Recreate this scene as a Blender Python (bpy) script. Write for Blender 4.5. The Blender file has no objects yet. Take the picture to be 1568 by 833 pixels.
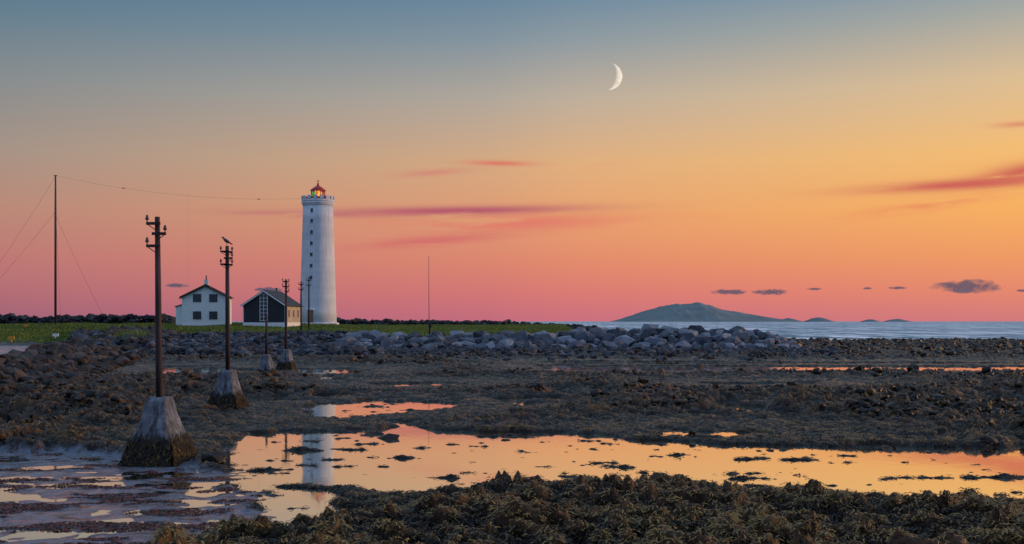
import bpy, bmesh, math, random
import numpy as np
from mathutils import Vector, Matrix, noise as mnoise
random.seed(7); rng=np.random.default_rng(11)
F=1681.0; H=3.5
scene=bpy.context.scene
def U(px): return (px-784.0)/F
def G(px,py,z=0.0):
    D=(H-z)*F/(py-492.0); return (U(px)*D,D)
def s2l(c):
    return tuple(((v/255.)/12.92 if v/255.<=0.04045 else ((v/255.+0.055)/1.055)**2.4) for v in c)
# ---------------------------------------------------------------- noise
_perm=rng.permutation(4096); _ang=rng.random(4096)*2*math.pi
_gx=np.cos(_ang); _gy=np.sin(_ang)
def gn(x,y,seed=0):
    x=x+seed*37.31; y=y+seed*91.7
    xi=np.floor(x).astype(np.int64); yi=np.floor(y).astype(np.int64)
    fx=x-xi; fy=y-yi
    u=fx*fx*fx*(fx*(fx*6-15)+10); v=fy*fy*fy*(fy*(fy*6-15)+10)
    def g(ix,iy,dx,dy):
        k=_perm[(ix+_perm[iy&4095])&4095]
        return _gx[k]*dx+_gy[k]*dy
    a=g(xi,yi,fx,fy); b=g(xi+1,yi,fx-1,fy); c=g(xi,yi+1,fx,fy-1); d=g(xi+1,yi+1,fx-1,fy-1)
    return ((a+(b-a)*u)+((c+(d-c)*u)-(a+(b-a)*u))*v)*1.5
def sm(a,b,x):
    t=np.clip((x-a)/(b-a),0,1); return t*t*(3-2*t)
def polysd(x,y,poly):
    """signed distance, positive inside"""
    d2=np.full(x.shape,1e9); ins=np.zeros(x.shape,bool); n=len(poly)
    for i in range(n):
        ax,ay=poly[i]; bx,by=poly[(i+1)%n]
        ex,ey=bx-ax,by-ay; wx,wy=x-ax,y-ay
        t=np.clip((wx*ex+wy*ey)/(ex*ex+ey*ey+1e-12),0,1)
        d2=np.minimum(d2,(wx-ex*t)**2+(wy-ey*t)**2)
        c=((ay>y)!=(by>y))
        with np.errstate(divide='ignore',invalid='ignore'):
            xx=ax+(y-ay)*ex/(ey if abs(ey)>1e-9 else 1e-9)
        ins^=(c&(x<xx))
    d=np.sqrt(d2); return np.where(ins,d,-d)
# ---------------------------------------------------------------- terrain design
POOL=[G(*p) for p in [(325,690),(375,667),(430,661),(500,663),(560,667),(640,659),(760,661),(870,663),(960,672),(1080,679),(1160,682),(1300,684),(1568,686),(1850,689),
 (1850,802),(1568,790),(1400,780),(1250,773),(1150,762),(1060,753),(960,747),(800,746),(700,759),(600,760),(545,748),(445,742),(430,745),(515,752),(512,768),(565,788),(545,799),(440,814),(400,797),(372,756),(330,735),(350,714)]]
POOLS2=[[G(*p) for p in q] for q in [
 [(455,625),(500,618),(600,615),(690,617),(720,626),(640,631),(560,641),(480,642)],
 [(820,562),(1000,560),(1300,561),(1700,561),(1700,570),(1300,569),(1050,570),(850,571)],
 [(780,555),(900,553),(1250,555),(1700,556),(1700,559),(1200,559),(900,559)],
 [(450,565),(560,565),(560,574),(460,574)],[(235,562),(330,560),(345,571),(250,576)],
 [(560,588),(700,586),(720,591),(600,594)],[(1080,588),(1250,586),(1260,591),(1100,593)],
 [(1000,660),(1160,658),(1180,669),(1010,671)],[(380,664),(560,660),(560,668),(390,671)]]]
SAND=[G(*p) for p in [(-500,688),(0,690),(60,693),(130,690),(180,700),(310,716),(340,728),(372,752),(425,806),(345,835),(250,870),(150,1000),(-900,1000)]]
def lumps(x,y):
    wx=x+0.5*gn(x*.7,y*.7,3); wy=y+0.5*gn(x*.7,y*.7,4)
    l1=np.abs(gn(wx*.55,wy*.55,5)); l2=np.abs(gn(wx*1.5,wy*1.5,6)); l3=np.abs(gn(wx*3.6,wy*3.6,7))
    return l1,l2,l3,wx,wy
def lerp(a,b,t): return a+(b-a)*t
def puddle_noise(x,y): return gn(x*.16,y*.10,71)+.35*gn(x*.6,y*.45,72)
def bank_of(x,y):
    """1 = open weed bed, small = low calm banks round the pools"""
    bank=np.ones_like(x)
    for q in POOLS2:
        ys=[p[1] for p in q]; m=(y>min(ys)-14)&(y<max(ys)+8)
        if m.any(): bank[m]=np.minimum(bank[m],.25+.75*sm(1,9,-polysd(x[m],y[m],q)))
    return np.minimum(bank,1-.55*sm(.2,.5,puddle_noise(x,y))*(y>29))
def height(x,y,masks=False):
    x=np.asarray(x,float); y=np.asarray(y,float)
    u=x/np.maximum(y,.1)
    l1,l2,l3,wx,wy=lumps(x,y)
    l4=np.abs(gn(wx*9,wy*9,8))
    big=gn(x*.12,y*.12,1)*.10+gn(x*.3,y*.3,2)*.08
    amp=np.interp(y,[15,26,40,80,130,190],[1.1,1.0,1.10,1.05,.7,.5])
    n1=gn(x*.8,y*.8,21); n2=gn(x*2.5,y*2.5,22); n3=gn(x*.25,y*.25,23)
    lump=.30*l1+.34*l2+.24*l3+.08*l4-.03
    lv=np.clip((.20*l1+.26*l2+.24*l3+.10*l4-.07)/.27,0,1)  # colour mask: painted shade in crevices, sunlit gold on lump tops
    s=np.zeros_like(x); bank=bank_of(x,y)
    near=y<45
    if near.any():
        sd0=polysd(x[near],y[near],POOL); sd=sd0+.30*n1[near]+.18*n2[near]
        s[near]=sm(-.30,.30,sd); bank[near]=np.minimum(bank[near],.26+.74*sm(.1,2.8,-sd0))
    for q in POOLS2:
        ys=[p[1] for p in q]; m=(y>min(ys)-5)&(y<max(ys)+5)
        if m.any():
            sd=polysd(x[m],y[m],q)+ .7*n1[m]+.3*n2[m]
            s[m]=np.maximum(s[m],sm(-.4,.4,sd))
    pud=sm(.45,.60,puddle_noise(x,y))*(y>29)*(y<112)
    fl=.02+ (np.maximum(big+.10,0)+lump*amp)*bank
    fl=fl+ .16*sm(23.0,20.0,y)*sm(-5.,-2.,x)*bank
    floor=-.085+.045*n1+.05*n2+.12*gn(x*.38,y*1.5,31)+.07*gn(x*1.3,y*3.4,32)+.04*gn(x*5,y*6,33)
    s=np.maximum(s,pud*.97)
    h=lerp(fl,floor,s)
    sand=np.zeros_like(x)
    m=y<34
    if m.any():
        sd=polysd(x[m],y[m],SAND)+.45*n1[m]+.2*n2[m]
        sand[m]=sm(-.35,.25,sd)
    hs=.004+.024*gn(x*.5,y*1.1,41)+.012*gn(x*3,y*3,42)+.02*np.maximum(gn(x*1.4,y*1.4,43),0)
    h=lerp(h,hs,sand)
    yy=y+3*n3+.6*n1
    PL=np.interp(yy,[0,100,106,115,150,190,212,222,400],[-1,-.2,1.15,1.5,2.5,2.95,3.0,-1.2,-1.5])
    PM=np.interp(yy,[0,100,108,118,135,155,190,212,222,400],[-1,-1,.1,.7,1.9,2.7,2.95,3.,-1.2,-1.5])
    PB=np.interp(y+.5*n1,[0,118,120.5,126,130,150,190,212,222,400],[-1,-1,0,1.35,1.55,2.25,2.85,3.0,-1.2,-1.5])
    hc=np.interp(u,[.0,.057,.2,.235,.255,.262,.3],[1.5,1.75,1.85,1.5,1.0,-1,-1])
    PT=hc*np.interp(y+.5*n1,[0,118,120.5,126.5,132,143,400],[-1,-1,0,1,1,-.8,-1.])
    PT=np.where(hc<0,-1.,PT)
    land=lerp(PL,PM,sm(-.335,-.30,u)); land=lerp(land,PB,sm(-.17,-.135,u)); land=lerp(land,PT,sm(.045,.085,u))
    land=land+.06*n1*(y>105)+.04*n2
    Xb=np.interp(y,[0,20,30,40,52,75,105,130,150],[-12,-14.5,-16.8,-18.5,-21.5,-27.5,-34,-40,-45])
    Xc=np.interp(y,[0,20,40,59,97,136,150],[-17,-19,-24,-28,-39,-47,-50])
    hcr=np.interp(y,[20,45,59,97,136],[.5,.8,1.0,1.2,1.4]); hb=np.interp(y,[20,60,110,150],[.25,.5,1.15,1.2])
    t=(Xb+.8*n1-x)/(Xb-Xc); r=hcr*sm(0,1,t)-.3*(t<=0)
    back=sm(0,1,(Xc-x)/4.5)
    r=lerp(r+.12*n1+.08*n2,hb+.02*n1,back)
    ridge=np.where(t>0,r,-1.); ridge=np.where(y<140,ridge,-1)
    h=np.where(t>0,np.maximum(lerp(h,ridge,sm(0,.25,t)),ridge),h)
    drop=sm(193,203,y+5*gn(x*.08,y*.0+1,51)+2*n3)
    h=h-1.8*drop
    isl=land>h
    h=np.maximum(h,land)
    if not masks: return h
    grass=np.zeros_like(x)
    gl=sm(1.3,1.6,land+.25*n1)*(u<-.33)+sm(1.75,2.1,land+.2*n1)*((u>=-.33)&(u<-.15))+sm(128.5,130.5,y+.8*n1)*((u>=-.15)&(u<.062))*(land>1)
    grass=np.clip(gl,0,1)*isl
    pebble=np.clip(sm(92,106,y+6*n3)*(u<.27)*(u>-.5)+1.0*(ridge>.12)*(back<.5)+isl*1.0,0,1)
    pebble=np.clip(pebble+.4*sm(170,195,y),0,1)
    sandm=np.clip(sand+back*(y<112)*(t>0)*(~isl),0,1)
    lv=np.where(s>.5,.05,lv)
    return h,sandm,grass,pebble,lv
# ---------------------------------------------------------------- mesh helpers
def link(o,parent=None):
    scene.collection.objects.link(o)
    if parent is not None: o.parent=parent
    return o
def mesh_np(name,verts,faces,mat,parent=None,smooth=False,attrs=None):
    k=faces.shape[1]; me=bpy.data.meshes.new(name)
    me.vertices.add(len(verts)); me.vertices.foreach_set('co',np.ascontiguousarray(verts,dtype=np.float32).ravel())
    me.loops.add(faces.size); me.loops.foreach_set('vertex_index',np.ascontiguousarray(faces,dtype=np.int32).ravel())
    me.polygons.add(len(faces)); me.polygons.foreach_set('loop_start',np.arange(0,faces.size,k,dtype=np.int32))
    try: me.polygons.foreach_set('loop_total',np.full(len(faces),k,dtype=np.int32))
    except Exception: pass
    me.update(calc_edges=True)
    me.polygons.foreach_set('use_smooth',np.full(len(faces),smooth,dtype=bool))
    if attrs:
        for nme,arr in attrs.items():
            if arr.ndim==1:
                a=me.attributes.new(nme,'FLOAT','POINT'); a.data.foreach_set('value',arr.astype(np.float32))
            else:
                a=me.attributes.new(nme,'FLOAT_COLOR','POINT'); a.data.foreach_set('color',arr.astype(np.float32).ravel())
    me.materials.append(mat)
    return link(bpy.data.objects.new(name,me),parent)
def bm_obj(name,bm,mat,parent=None,smooth=False,bevel=0):
    bmesh.ops.recalc_face_normals(bm,faces=bm.faces)
    me=bpy.data.meshes.new(name); bm.to_mesh(me); bm.free()
    for p in me.polygons: p.use_smooth=smooth
    me.materials.append(mat)
    o=link(bpy.data.objects.new(name,me),parent)
    if bevel:
        b=o.modifiers.new('bevel','BEVEL'); b.width=bevel; b.segments=2
    return o
def empty(name,loc=(0,0,0),rot=0):
    e=bpy.data.objects.new(name,None); e.location=loc; e.rotation_euler[2]=rot; e.empty_display_size=.3
    return link(e)
def box(name,x0,x1,y0,y1,z0,z1,mat,parent=None,bevel=0):
    bm=bmesh.new(); vs=[bm.verts.new(p) for p in [(x0,y0,z0),(x1,y0,z0),(x1,y1,z0),(x0,y1,z0),(x0,y0,z1),(x1,y0,z1),(x1,y1,z1),(x0,y1,z1)]]
    for f in [(0,3,2,1),(4,5,6,7),(0,1,5,4),(1,2,6,5),(2,3,7,6),(3,0,4,7)]: bm.faces.new([vs[i] for i in f])
    return bm_obj(name,bm,mat,parent,bevel=bevel)
def lathe(name,prof,mat,parent=None,seg=48,smooth=True,cx=0,cy=0):
    bm=bmesh.new(); rings=[]
    for r,z in prof:
        rings.append([bm.verts.new((cx+r*math.cos(2*math.pi*i/seg),cy+r*math.sin(2*math.pi*i/seg),z)) for i in range(seg)])
    for a,b in zip(rings,rings[1:]):
        for i in range(seg): bm.faces.new((a[i],a[(i+1)%seg],b[(i+1)%seg],b[i]))
    bm.faces.new(rings[0][::-1]); bm.faces.new(rings[-1])
    o=bm_obj(name,bm,mat,parent,smooth=False)
    if smooth:
        for p in o.data.polygons: p.use_smooth=len(p.vertices)==4
    return o
def tube(name,pts,r,mat,parent=None,seg=8):
    pts=[Vector(p) for p in pts]; rs=r if isinstance(r,(list,tuple)) else [r]*len(pts)
    bm=bmesh.new(); rings=[]
    for i,p in enumerate(pts):
        d=(pts[min(i+1,len(pts)-1)]-pts[max(i-1,0)]).normalized()
        a=d.orthogonal().normalized() if i==0 else (prev-d*prev.dot(d)).normalized()
        prev=a; b=d.cross(a)
        rings.append([bm.verts.new(p+rs[i]*(a*math.cos(t)+b*math.sin(t))) for t in [2*math.pi*k/seg for k in range(seg)]])
    for A,B in zip(rings,rings[1:]):
        for i in range(seg): bm.faces.new((A[i],A[(i+1)%seg],B[(i+1)%seg],B[i]))
    bm.faces.new(rings[0][::-1]); bm.faces.new(rings[-1])
    return bm_obj(name,bm,mat,parent,smooth=True)
def prism(name,poly,y0,y1,mat,parent=None):
    bm=bmesh.new(); a=[bm.verts.new((x,y0,z)) for x,z in poly]; b=[bm.verts.new((x,y1,z)) for x,z in poly]
    bm.faces.new(a); bm.faces.new(b[::-1]); n=len(poly)
    for i in range(n): bm.faces.new((a[i],b[i],b[(i+1)%n],a[(i+1)%n]))
    return bm_obj(name,bm,mat,parent)
# ---------------------------------------------------------------- material helpers
class NT:
    def __init__(s,name):
        s.m=bpy.data.materials.new(name); s.m.use_nodes=True; s.t=s.m.node_tree; s.t.nodes.clear()
        s.out=s.n('ShaderNodeOutputMaterial')
    def n(s,typ,**kw):
        nd=s.t.nodes.new(typ)
        for k,v in kw.items(): setattr(nd,k,v)
        return nd
    def l(s,a,b): s.t.links.new(a,b)
    def set(s,sock,v):
        if isinstance(v,bpy.types.NodeSocket): s.l(v,sock)
        else: sock.default_value=(tuple(v)+(1,)) if isinstance(v,(tuple,list)) and len(v)==3 and sock.type=='RGBA' else v
    def coord(s,scale=(1,1,1),kind='Object'):
        tc=s.n('ShaderNodeTexCoord'); mp=s.n('ShaderNodeMapping'); mp.inputs['Scale'].default_value=scale
        s.l(tc.outputs[kind],mp.inputs[0]); return mp.outputs[0]
    def noise(s,vec,scale,detail=4,rough=.55,dist=0):
        n=s.n('ShaderNodeTexNoise'); n.inputs['Scale'].default_value=scale; n.inputs['Detail'].default_value=detail
        n.inputs['Roughness'].default_value=rough; n.inputs['Distortion'].default_value=dist; s.l(vec,n.inputs['Vector']); return n.outputs[0]
    def ramp(s,fac,stops,interp='LINEAR'):
        r=s.n('ShaderNodeValToRGB'); r.color_ramp.interpolation=interp; e=r.color_ramp.elements
        while len(e)<len(stops): e.new(.5)
        for i,(p,c) in enumerate(stops):
            e[i].position=p; e[i].color=tuple(c)+(1,) if len(c)==3 else c
        s.l(fac,r.inputs[0]); return r.outputs[0]
    def mix(s,f,a,b,bt='MIX'):
        m=s.n('ShaderNodeMix',data_type='RGBA',blend_type=bt); s.set(m.inputs[0],f); s.set(m.inputs[6],a); s.set(m.inputs[7],b); return m.outputs[2]
    def math(s,op,a,b=0,c=0,clamp=False):
        m=s.n('ShaderNodeMath',operation=op,use_clamp=clamp); s.set(m.inputs[0],a); s.set(m.inputs[1],b)
        if op in('MULTIPLY_ADD','SMOOTH_MIN'): s.set(m.inputs[2],c)
        return m.outputs[0]
    def bsdf(s,col,rough=.6,spec=.4,bump=None,bstr=.3,bdist=.02,metal=0):
        b=s.n('ShaderNodeBsdfPrincipled'); s.set(b.inputs['Base Color'],col); s.set(b.inputs['Roughness'],rough)
        s.set(b.inputs['Specular IOR Level'],spec); s.set(b.inputs['Metallic'],metal)
        if bump is not None:
            bp=s.n('ShaderNodeBump'); bp.inputs['Strength'].default_value=bstr; bp.inputs['Distance'].default_value=bdist
            s.l(bump,bp.inputs['Height']); s.l(bp.outputs[0],b.inputs['Normal'])
        s.l(b.outputs[0],s.out.inputs[0]); return b
def simple(name,c1,c2,scale=4,rough=.6,spec=.4,bstr=.2,bdist=.02,coordscale=(1,1,1),metal=0):
    t=NT(name); v=t.coord(coordscale); f=t.noise(v,scale,6,.6); c=t.ramp(f,[(.35,c1),(.65,c2)])
    t.bsdf(c,rough,spec,f,bstr,bdist,metal); return t.m
M={}
t=NT('white_render'); v=t.coord(); f=t.noise(v,.5,6,.6); f2=t.noise(t.coord((3,3,.25)),1.2,5,.6); f3=t.noise(t.coord((.05,.05,1)),.55,3,.5)
c=t.mix(t.ramp(f2,[(.45,(0,0,0)),(.75,(.6,.6,.6))]),t.ramp(f,[(.3,(.60,.64,.69)),(.7,(.73,.76,.80))]),(.38,.41,.45))
c=t.mix(t.ramp(f3,[(.45,(0,0,0)),(.6,(.4,.4,.4))]),c,(.44,.49,.56))
t.bsdf(c,.7,.3,t.noise(v,3,6,.7),.35,.05); M['white']=t.m
M['housewhite']=simple('pale_painted_wall',(.60,.68,.66),(.74,.80,.78),1.5,.65,.3,coordscale=(1,1,3))
M['trim']=simple('white_trim',(.7,.72,.74),(.82,.82,.82),3,.5)
M['green']=simple('green_roof',(.010,.030,.022),(.024,.052,.036),2,.6,.3)
M['black']=simple('tarred_boards',(.012,.014,.020),(.026,.030,.040),2,.6,coordscale=(6,6,.4))
M['slate']=simple('grey_roof',(.022,.026,.034),(.045,.05,.062),1.5,.6,.25,coordscale=(1,6,1))
M['tan']=simple('tan_wall',(.34,.30,.22),(.48,.42,.31),1.2,.7)
M['red']=simple('red_paint',(.42,.02,.02),(.55,.035,.03),3,.4)
M['win']=simple('window_glass',(.012,.014,.018),(.03,.035,.04),1,.12,.8,0)
M['wood']=simple('weathered_pole_wood',(.022,.016,.016),(.085,.056,.056),6,.8,.2,.6,.02,(1,1,.12))
M['iron']=simple('dark_iron',(.012,.012,.014),(.03,.025,.022),8,.6)
M['ceramic']=simple('insulator_ceramic',(.05,.03,.025),(.12,.08,.07),8,.3)
M['steel']=simple('mast_steel',(.04,.035,.04),(.08,.07,.075),3,.5)
M['feather']=simple('gull_feather',(.02,.02,.022),(.05,.05,.055),9,.8)
M['featherw']=simple('gull_body',(.06,.06,.065),(.12,.12,.13),9,.8)
M['beak']=simple('gull_beak',(.3,.16,.03),(.4,.2,.04),9,.5)
M['yellow']=simple('yellow_marker',(.6,.25,.02),(.7,.3,.03),9,.5)
t=NT('lit_lamp'); e=t.n('ShaderNodeEmission'); f=t.noise(t.coord(),2.5,2); t.l(t.ramp(f,[(.4,(1,.22,.03)),(.6,(1,.60,.14))]),e.inputs[0]); e.inputs[1].default_value=1.0; t.l(e.outputs[0],t.out.inputs[0]); M['lamp']=t.m
t=NT('green_lens'); e=t.n('ShaderNodeEmission'); f=t.noise(t.coord(),2.5,2); t.l(t.ramp(f,[(.4,(.05,.4,.15)),(.6,(.3,.6,.15))]),e.inputs[0]); e.inputs[1].default_value=.7; t.l(e.outputs[0],t.out.inputs[0]); M['glens']=t.m
def rockmat(name,a,b,c,weed=None,zl=None,rough=.65,spec=.22):
    t=NT(name); v=t.coord(); at=t.n('ShaderNodeAttribute',attribute_name='rnd'); f=t.noise(v,2.2,6,.65)
    k=t.math('ADD',t.math('MULTIPLY',at.outputs['Fac'],.6),t.math('MULTIPLY',f,.55))
    col=t.ramp(k,[(.2,a),(.55,b),(.95,c)])
    if weed:
        sp=t.n('ShaderNodeSeparateXYZ'); t.l(v,sp.inputs[0])
        m=t.math('SUBTRACT',zl,sp.outputs[2]); m=t.math('ADD',m,t.math('MULTIPLY',t.noise(v,1.2,4),1.2)); m=t.math('SUBTRACT',m,.35); m=t.math('MULTIPLY',m,2.5,clamp=True)
        col=t.mix(m,col,t.ramp(t.noise(v,5,5,.7),[(.35,weed[0]),(.7,weed[1])]))
    t.bsdf(col,rough,spec,t.noise(v,5,6,.7),.7,.08); return t.m
WEED=((.007,.005,.004),(.06,.034,.014))
M['rockb']=rockmat('breakwater_basalt',(.022,.025,.034),(.095,.106,.130),(.27,.29,.33),WEED,-.1)
M['rock']=rockmat('basalt_boulder',(.009,.010,.014),(.032,.036,.046),(.12,.13,.155),WEED,.15)
M['rockd']=rockmat('dark_wall_stone',(.010,.010,.013),(.026,.028,.034),(.07,.07,.08))
M['rockr']=rockmat('shore_rock',(.010,.009,.009),(.034,.027,.024),(.10,.08,.072),WEED,.45)
M['rockw']=rockmat('weedy_rock',(.004,.0027,.002),(.017,.0095,.005),(.12,.062,.022),rough=.42,spec=.32)
# ---------------------------------------------------------------- terrain
def mat_ground():
    t=NT('tidal_ground'); v=t.coord()
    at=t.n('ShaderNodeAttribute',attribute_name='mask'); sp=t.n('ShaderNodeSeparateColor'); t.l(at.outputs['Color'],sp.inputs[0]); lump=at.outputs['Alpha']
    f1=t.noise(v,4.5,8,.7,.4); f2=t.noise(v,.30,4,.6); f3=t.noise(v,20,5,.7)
    k=t.math('ADD',t.math('MULTIPLY',f1,.52),t.math('MULTIPLY',f3,.22)); k=t.math('MULTIPLY_ADD',lump,.26,k)  # lump alpha paints crevice shade and lit tops into the weed colour
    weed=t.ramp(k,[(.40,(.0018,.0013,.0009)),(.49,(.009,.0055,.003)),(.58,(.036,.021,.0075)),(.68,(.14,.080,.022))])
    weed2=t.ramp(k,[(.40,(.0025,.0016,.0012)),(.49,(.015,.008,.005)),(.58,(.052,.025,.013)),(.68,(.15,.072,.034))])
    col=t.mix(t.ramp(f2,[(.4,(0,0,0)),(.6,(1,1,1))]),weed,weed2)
    gre=t.ramp(t.noise(v,.9,5,.6),[(.66,(0,0,0)),(.76,(.6,.6,.6))])
    col=t.mix(gre,col,t.ramp(f3,[(.35,(.010,.014,.004)),(.7,(.045,.06,.014))]))
    vo=t.n('ShaderNodeTexVoronoi'); vo.inputs['Scale'].default_value=1.9; t.l(v,vo.inputs['Vector'])
    peb=t.mix(t.ramp(vo.outputs['Distance'],[(.15,(1,1,1)),(.6,(.15,.15,.15))]),(.006,.006,.008),t.ramp(f1,[(.35,(.018,.019,.024)),(.7,(.075,.078,.09))]))
    patch=t.ramp(t.noise(v,.5,4,.6),[(.42,(.25,.25,.25)),(.6,(1,1,1))])
    pm=t.math('MULTIPLY',sp.outputs[2],patch)
    col=t.mix(pm,col,peb)
    sandc=t.ramp(t.noise(v,3,6,.65),[(.3,(.11,.13,.175)),(.7,(.25,.28,.35))])
    red=t.ramp(t.noise(t.coord((1,1.6,1)),2.2,7,.72,.5),[(.54,(0,0,0)),(.58,(1,1,1))])
    sandc=t.mix(red,sandc,t.ramp(f3,[(.35,(.014,.006,.005)),(.65,(.14,.038,.02))]))
    col=t.mix(sp.outputs[0],col,sandc)
    g=t.ramp(t.noise(v,.35,7,.7),[(.3,(.040,.070,.018)),(.5,(.095,.145,.032)),(.7,(.19,.20,.055))])
    col=t.mix(sp.outputs[1],col,g)
    rough=t.mix(sp.outputs[0],t.ramp(f1,[(.4,(.18,.18,.18)),(.6,(.5,.5,.5))]),t.ramp(t.noise(v,1.3,5,.6),[(.45,(.08,.08,.08)),(.65,(.4,.4,.4))]))
    rough=t.mix(sp.outputs[1],rough,(.95,.95,.95))
    spec=t.mix(sp.outputs[0],(.24,.24,.24),(.6,.6,.6)); spec=t.mix(sp.outputs[1],spec,(.1,.1,.1))
    b=t.bsdf(col,rough,.3,t.math('ADD',f1,t.math('MULTIPLY',f3,.6)),1.0,.09); t.set(b.inputs['Specular IOR Level'],spec)
    return t.m
M['ground']=mat_ground()
b=13*np.exp(np.linspace(0,math.log(214/13),1100)); c=np.linspace(216,420,16)
Y=np.concatenate([[2.,4,6,8,10,11.5],b,c])
ud=np.linspace(-.54,.54,1050); U_=np.concatenate([np.linspace(-2.2,-.545,90,endpoint=False),ud,np.linspace(.545,2.2,91)])
YY,UU=np.meshgrid(Y,U_,indexing='ij'); XX=UU*YY
xr=XX.ravel(); yr=YY.ravel()
h,sandm,grassm,pebm,lump_shade_m=height(xr,yr,True)
nr,nc=XX.shape; idx=np.arange(nr*nc).reshape(nr,nc)
q=np.stack([idx[:-1,:-1],idx[:-1,1:],idx[1:,1:],idx[1:,:-1]],-1).reshape(-1,4)
ground=mesh_np('ground',np.stack([xr,yr,h],1),q,M['ground'],smooth=True,attrs={'mask':np.stack([sandm,grassm,pebm,lump_shade_m],1)})
box('seabed_ground',-3000,3000,-3000,1.9,-.6,-.3,M['rockd'])
# ---------------------------------------------------------------- water
t=NT('still_water'); v=t.coord((1,.5,1)); 
gl=t.n('ShaderNodeBsdfGlossy'); gl.inputs['Color'].default_value=(.96,.92,.84,1); gl.inputs['Roughness'].default_value=.045
df=t.n('ShaderNodeBsdfDiffuse'); df.inputs['Color'].default_value=(.06,.05,.04,1)
bp=t.n('ShaderNodeBump'); bp.inputs['Strength'].default_value=.06; bp.inputs['Distance'].default_value=.02; t.l(t.noise(v,2.5,4,.55),bp.inputs['Height']); t.l(bp.outputs[0],gl.inputs['Normal'])
mx=t.n('ShaderNodeMixShader'); mx.inputs[0].default_value=.96; t.l(df.outputs[0],mx.inputs[1]); t.l(gl.outputs[0],mx.inputs[2]); t.l(mx.outputs[0],t.out.inputs[0])
bm=bmesh.new(); vs=[bm.verts.new(p) for p in [(-60,2,0),(60,2,0),(140,184,0),(-140,184,0)]]; bm.faces.new(vs); bm_obj('tide_pool_water',bm,t.m)
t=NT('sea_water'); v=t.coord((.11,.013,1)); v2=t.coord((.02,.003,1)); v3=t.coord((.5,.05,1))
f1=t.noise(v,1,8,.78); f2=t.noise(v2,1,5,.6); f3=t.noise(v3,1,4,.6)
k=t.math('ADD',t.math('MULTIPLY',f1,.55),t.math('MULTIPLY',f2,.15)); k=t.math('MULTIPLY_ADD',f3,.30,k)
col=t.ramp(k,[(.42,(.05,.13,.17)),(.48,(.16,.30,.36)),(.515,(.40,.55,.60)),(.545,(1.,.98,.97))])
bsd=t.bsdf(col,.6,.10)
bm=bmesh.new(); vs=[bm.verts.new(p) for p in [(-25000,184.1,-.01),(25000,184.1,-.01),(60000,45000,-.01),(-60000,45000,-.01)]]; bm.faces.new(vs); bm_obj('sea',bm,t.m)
# ---------------------------------------------------------------- rocks
def hull(seed,flat=1.0):
    r=random.Random(seed); bm=bmesh.new()
    sx,sy,sz=r.uniform(.85,1.3),r.uniform(.7,1.),r.uniform(.5,.85)*flat
    for i in range(15+seed%3*5):
        p=Vector((r.gauss(0,1),r.gauss(0,1),r.gauss(0,1))).normalized()
        m=max(abs(p.x),abs(p.y),abs(p.z)); p=p*(.62+.40/m)*r.uniform(.85,1.08)
        bm.verts.new((p.x*sx,p.y*sy,p.z*sz))
    res=bmesh.ops.convex_hull(bm,input=bm.verts)
    loose=[v for v in bm.verts if not v.link_faces]; bmesh.ops.delete(bm,geom=loose,context='VERTS')
    bmesh.ops.triangulate(bm,faces=bm.faces); bmesh.ops.recalc_face_normals(bm,faces=bm.faces)
    bm.verts.index_update()
    V=np.array([v.co[:] for v in bm.verts]); Fc=np.array([[v.index for v in f.verts] for f in bm.faces]); bm.free(); return V,Fc
HULLS=[hull(s) for s in range(18)]
def rocks(name,x,y,rad,mat,sink=.25,dz=0,parent=None,zs=None,smooth=False,rnd=None):
    n=len(x); z=(height(x,y) if zs is None else zs)+rad*(.55-sink)+dz
    var=rng.integers(0,len(HULLS),n); VV=[];FF=[];RR=[];off=0
    yaw=rng.random(n)*6.283; tilt=rng.normal(0,.35,n); rn=rng.random(n) if rnd is None else rnd
    for k,(V,Fc) in enumerate(HULLS):
        ii=np.where(var==k)[0]
        if not len(ii): continue
        c,s=np.cos(yaw[ii]),np.sin(yaw[ii]); ct,st=np.cos(tilt[ii]),np.sin(tilt[ii])
        P=V[None]*rad[ii][:,None,None]
        px=P[...,0]*ct[:,None]-P[...,2]*st[:,None]; pz=P[...,0]*st[:,None]+P[...,2]*ct[:,None]; py=P[...,1]
        qx=px*c[:,None]-py*s[:,None]; qy=px*s[:,None]+py*c[:,None]
        W=np.stack([qx+x[ii][:,None],qy+y[ii][:,None],pz+z[ii][:,None]],-1)
        VV.append(W.reshape(-1,3)); nv=len(V)
        FF.append((Fc[None]+(np.arange(len(ii))*nv)[:,None,None]+off).reshape(-1,3)); off+=nv*len(ii)
        RR.append(np.repeat(rn[ii],nv))
    return mesh_np(name,np.concatenate(VV),np.concatenate(FF),mat,parent,smooth=smooth,attrs={'rnd':np.concatenate(RR)})
bx=[];by=[];br=[]
for row,yy_ in enumerate(np.arange(119.6,131.5,1.0)):
    ux=-.15+rng.random()*.01
    while ux<.258:
        r_=float(np.clip(rng.normal(.80,.28),.35,1.35))*(1-.45*max(0,(ux-.2)/.06)); 
        if yy_<128.5 or ux>.05: bx.append(ux*125+rng.normal(0,.15)); by.append(yy_+rng.normal(0,.3)); br.append(r_)
        ux+=r_*1.75/125*rng.uniform(.8,1.2)
bx,by,br=map(np.array,(bx,by,br)); rocks('breakwater_boulders',bx,by,br,M['rockb'],.34)
n=2600; u=rng.uniform(-.75,-.305,n); y=rng.normal(196,1.3,n); x=u*196; top=4.1+.45*gn(x*.12,x*0,95)+.35*gn(x*.5,x*0,96)
rocks('rock_wall',x,y,np.clip(rng.gamma(4,.10,n),.2,.75),M['rockd'],.2,zs=2.7+(top-2.7)*rng.random(n)**.8)
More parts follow.
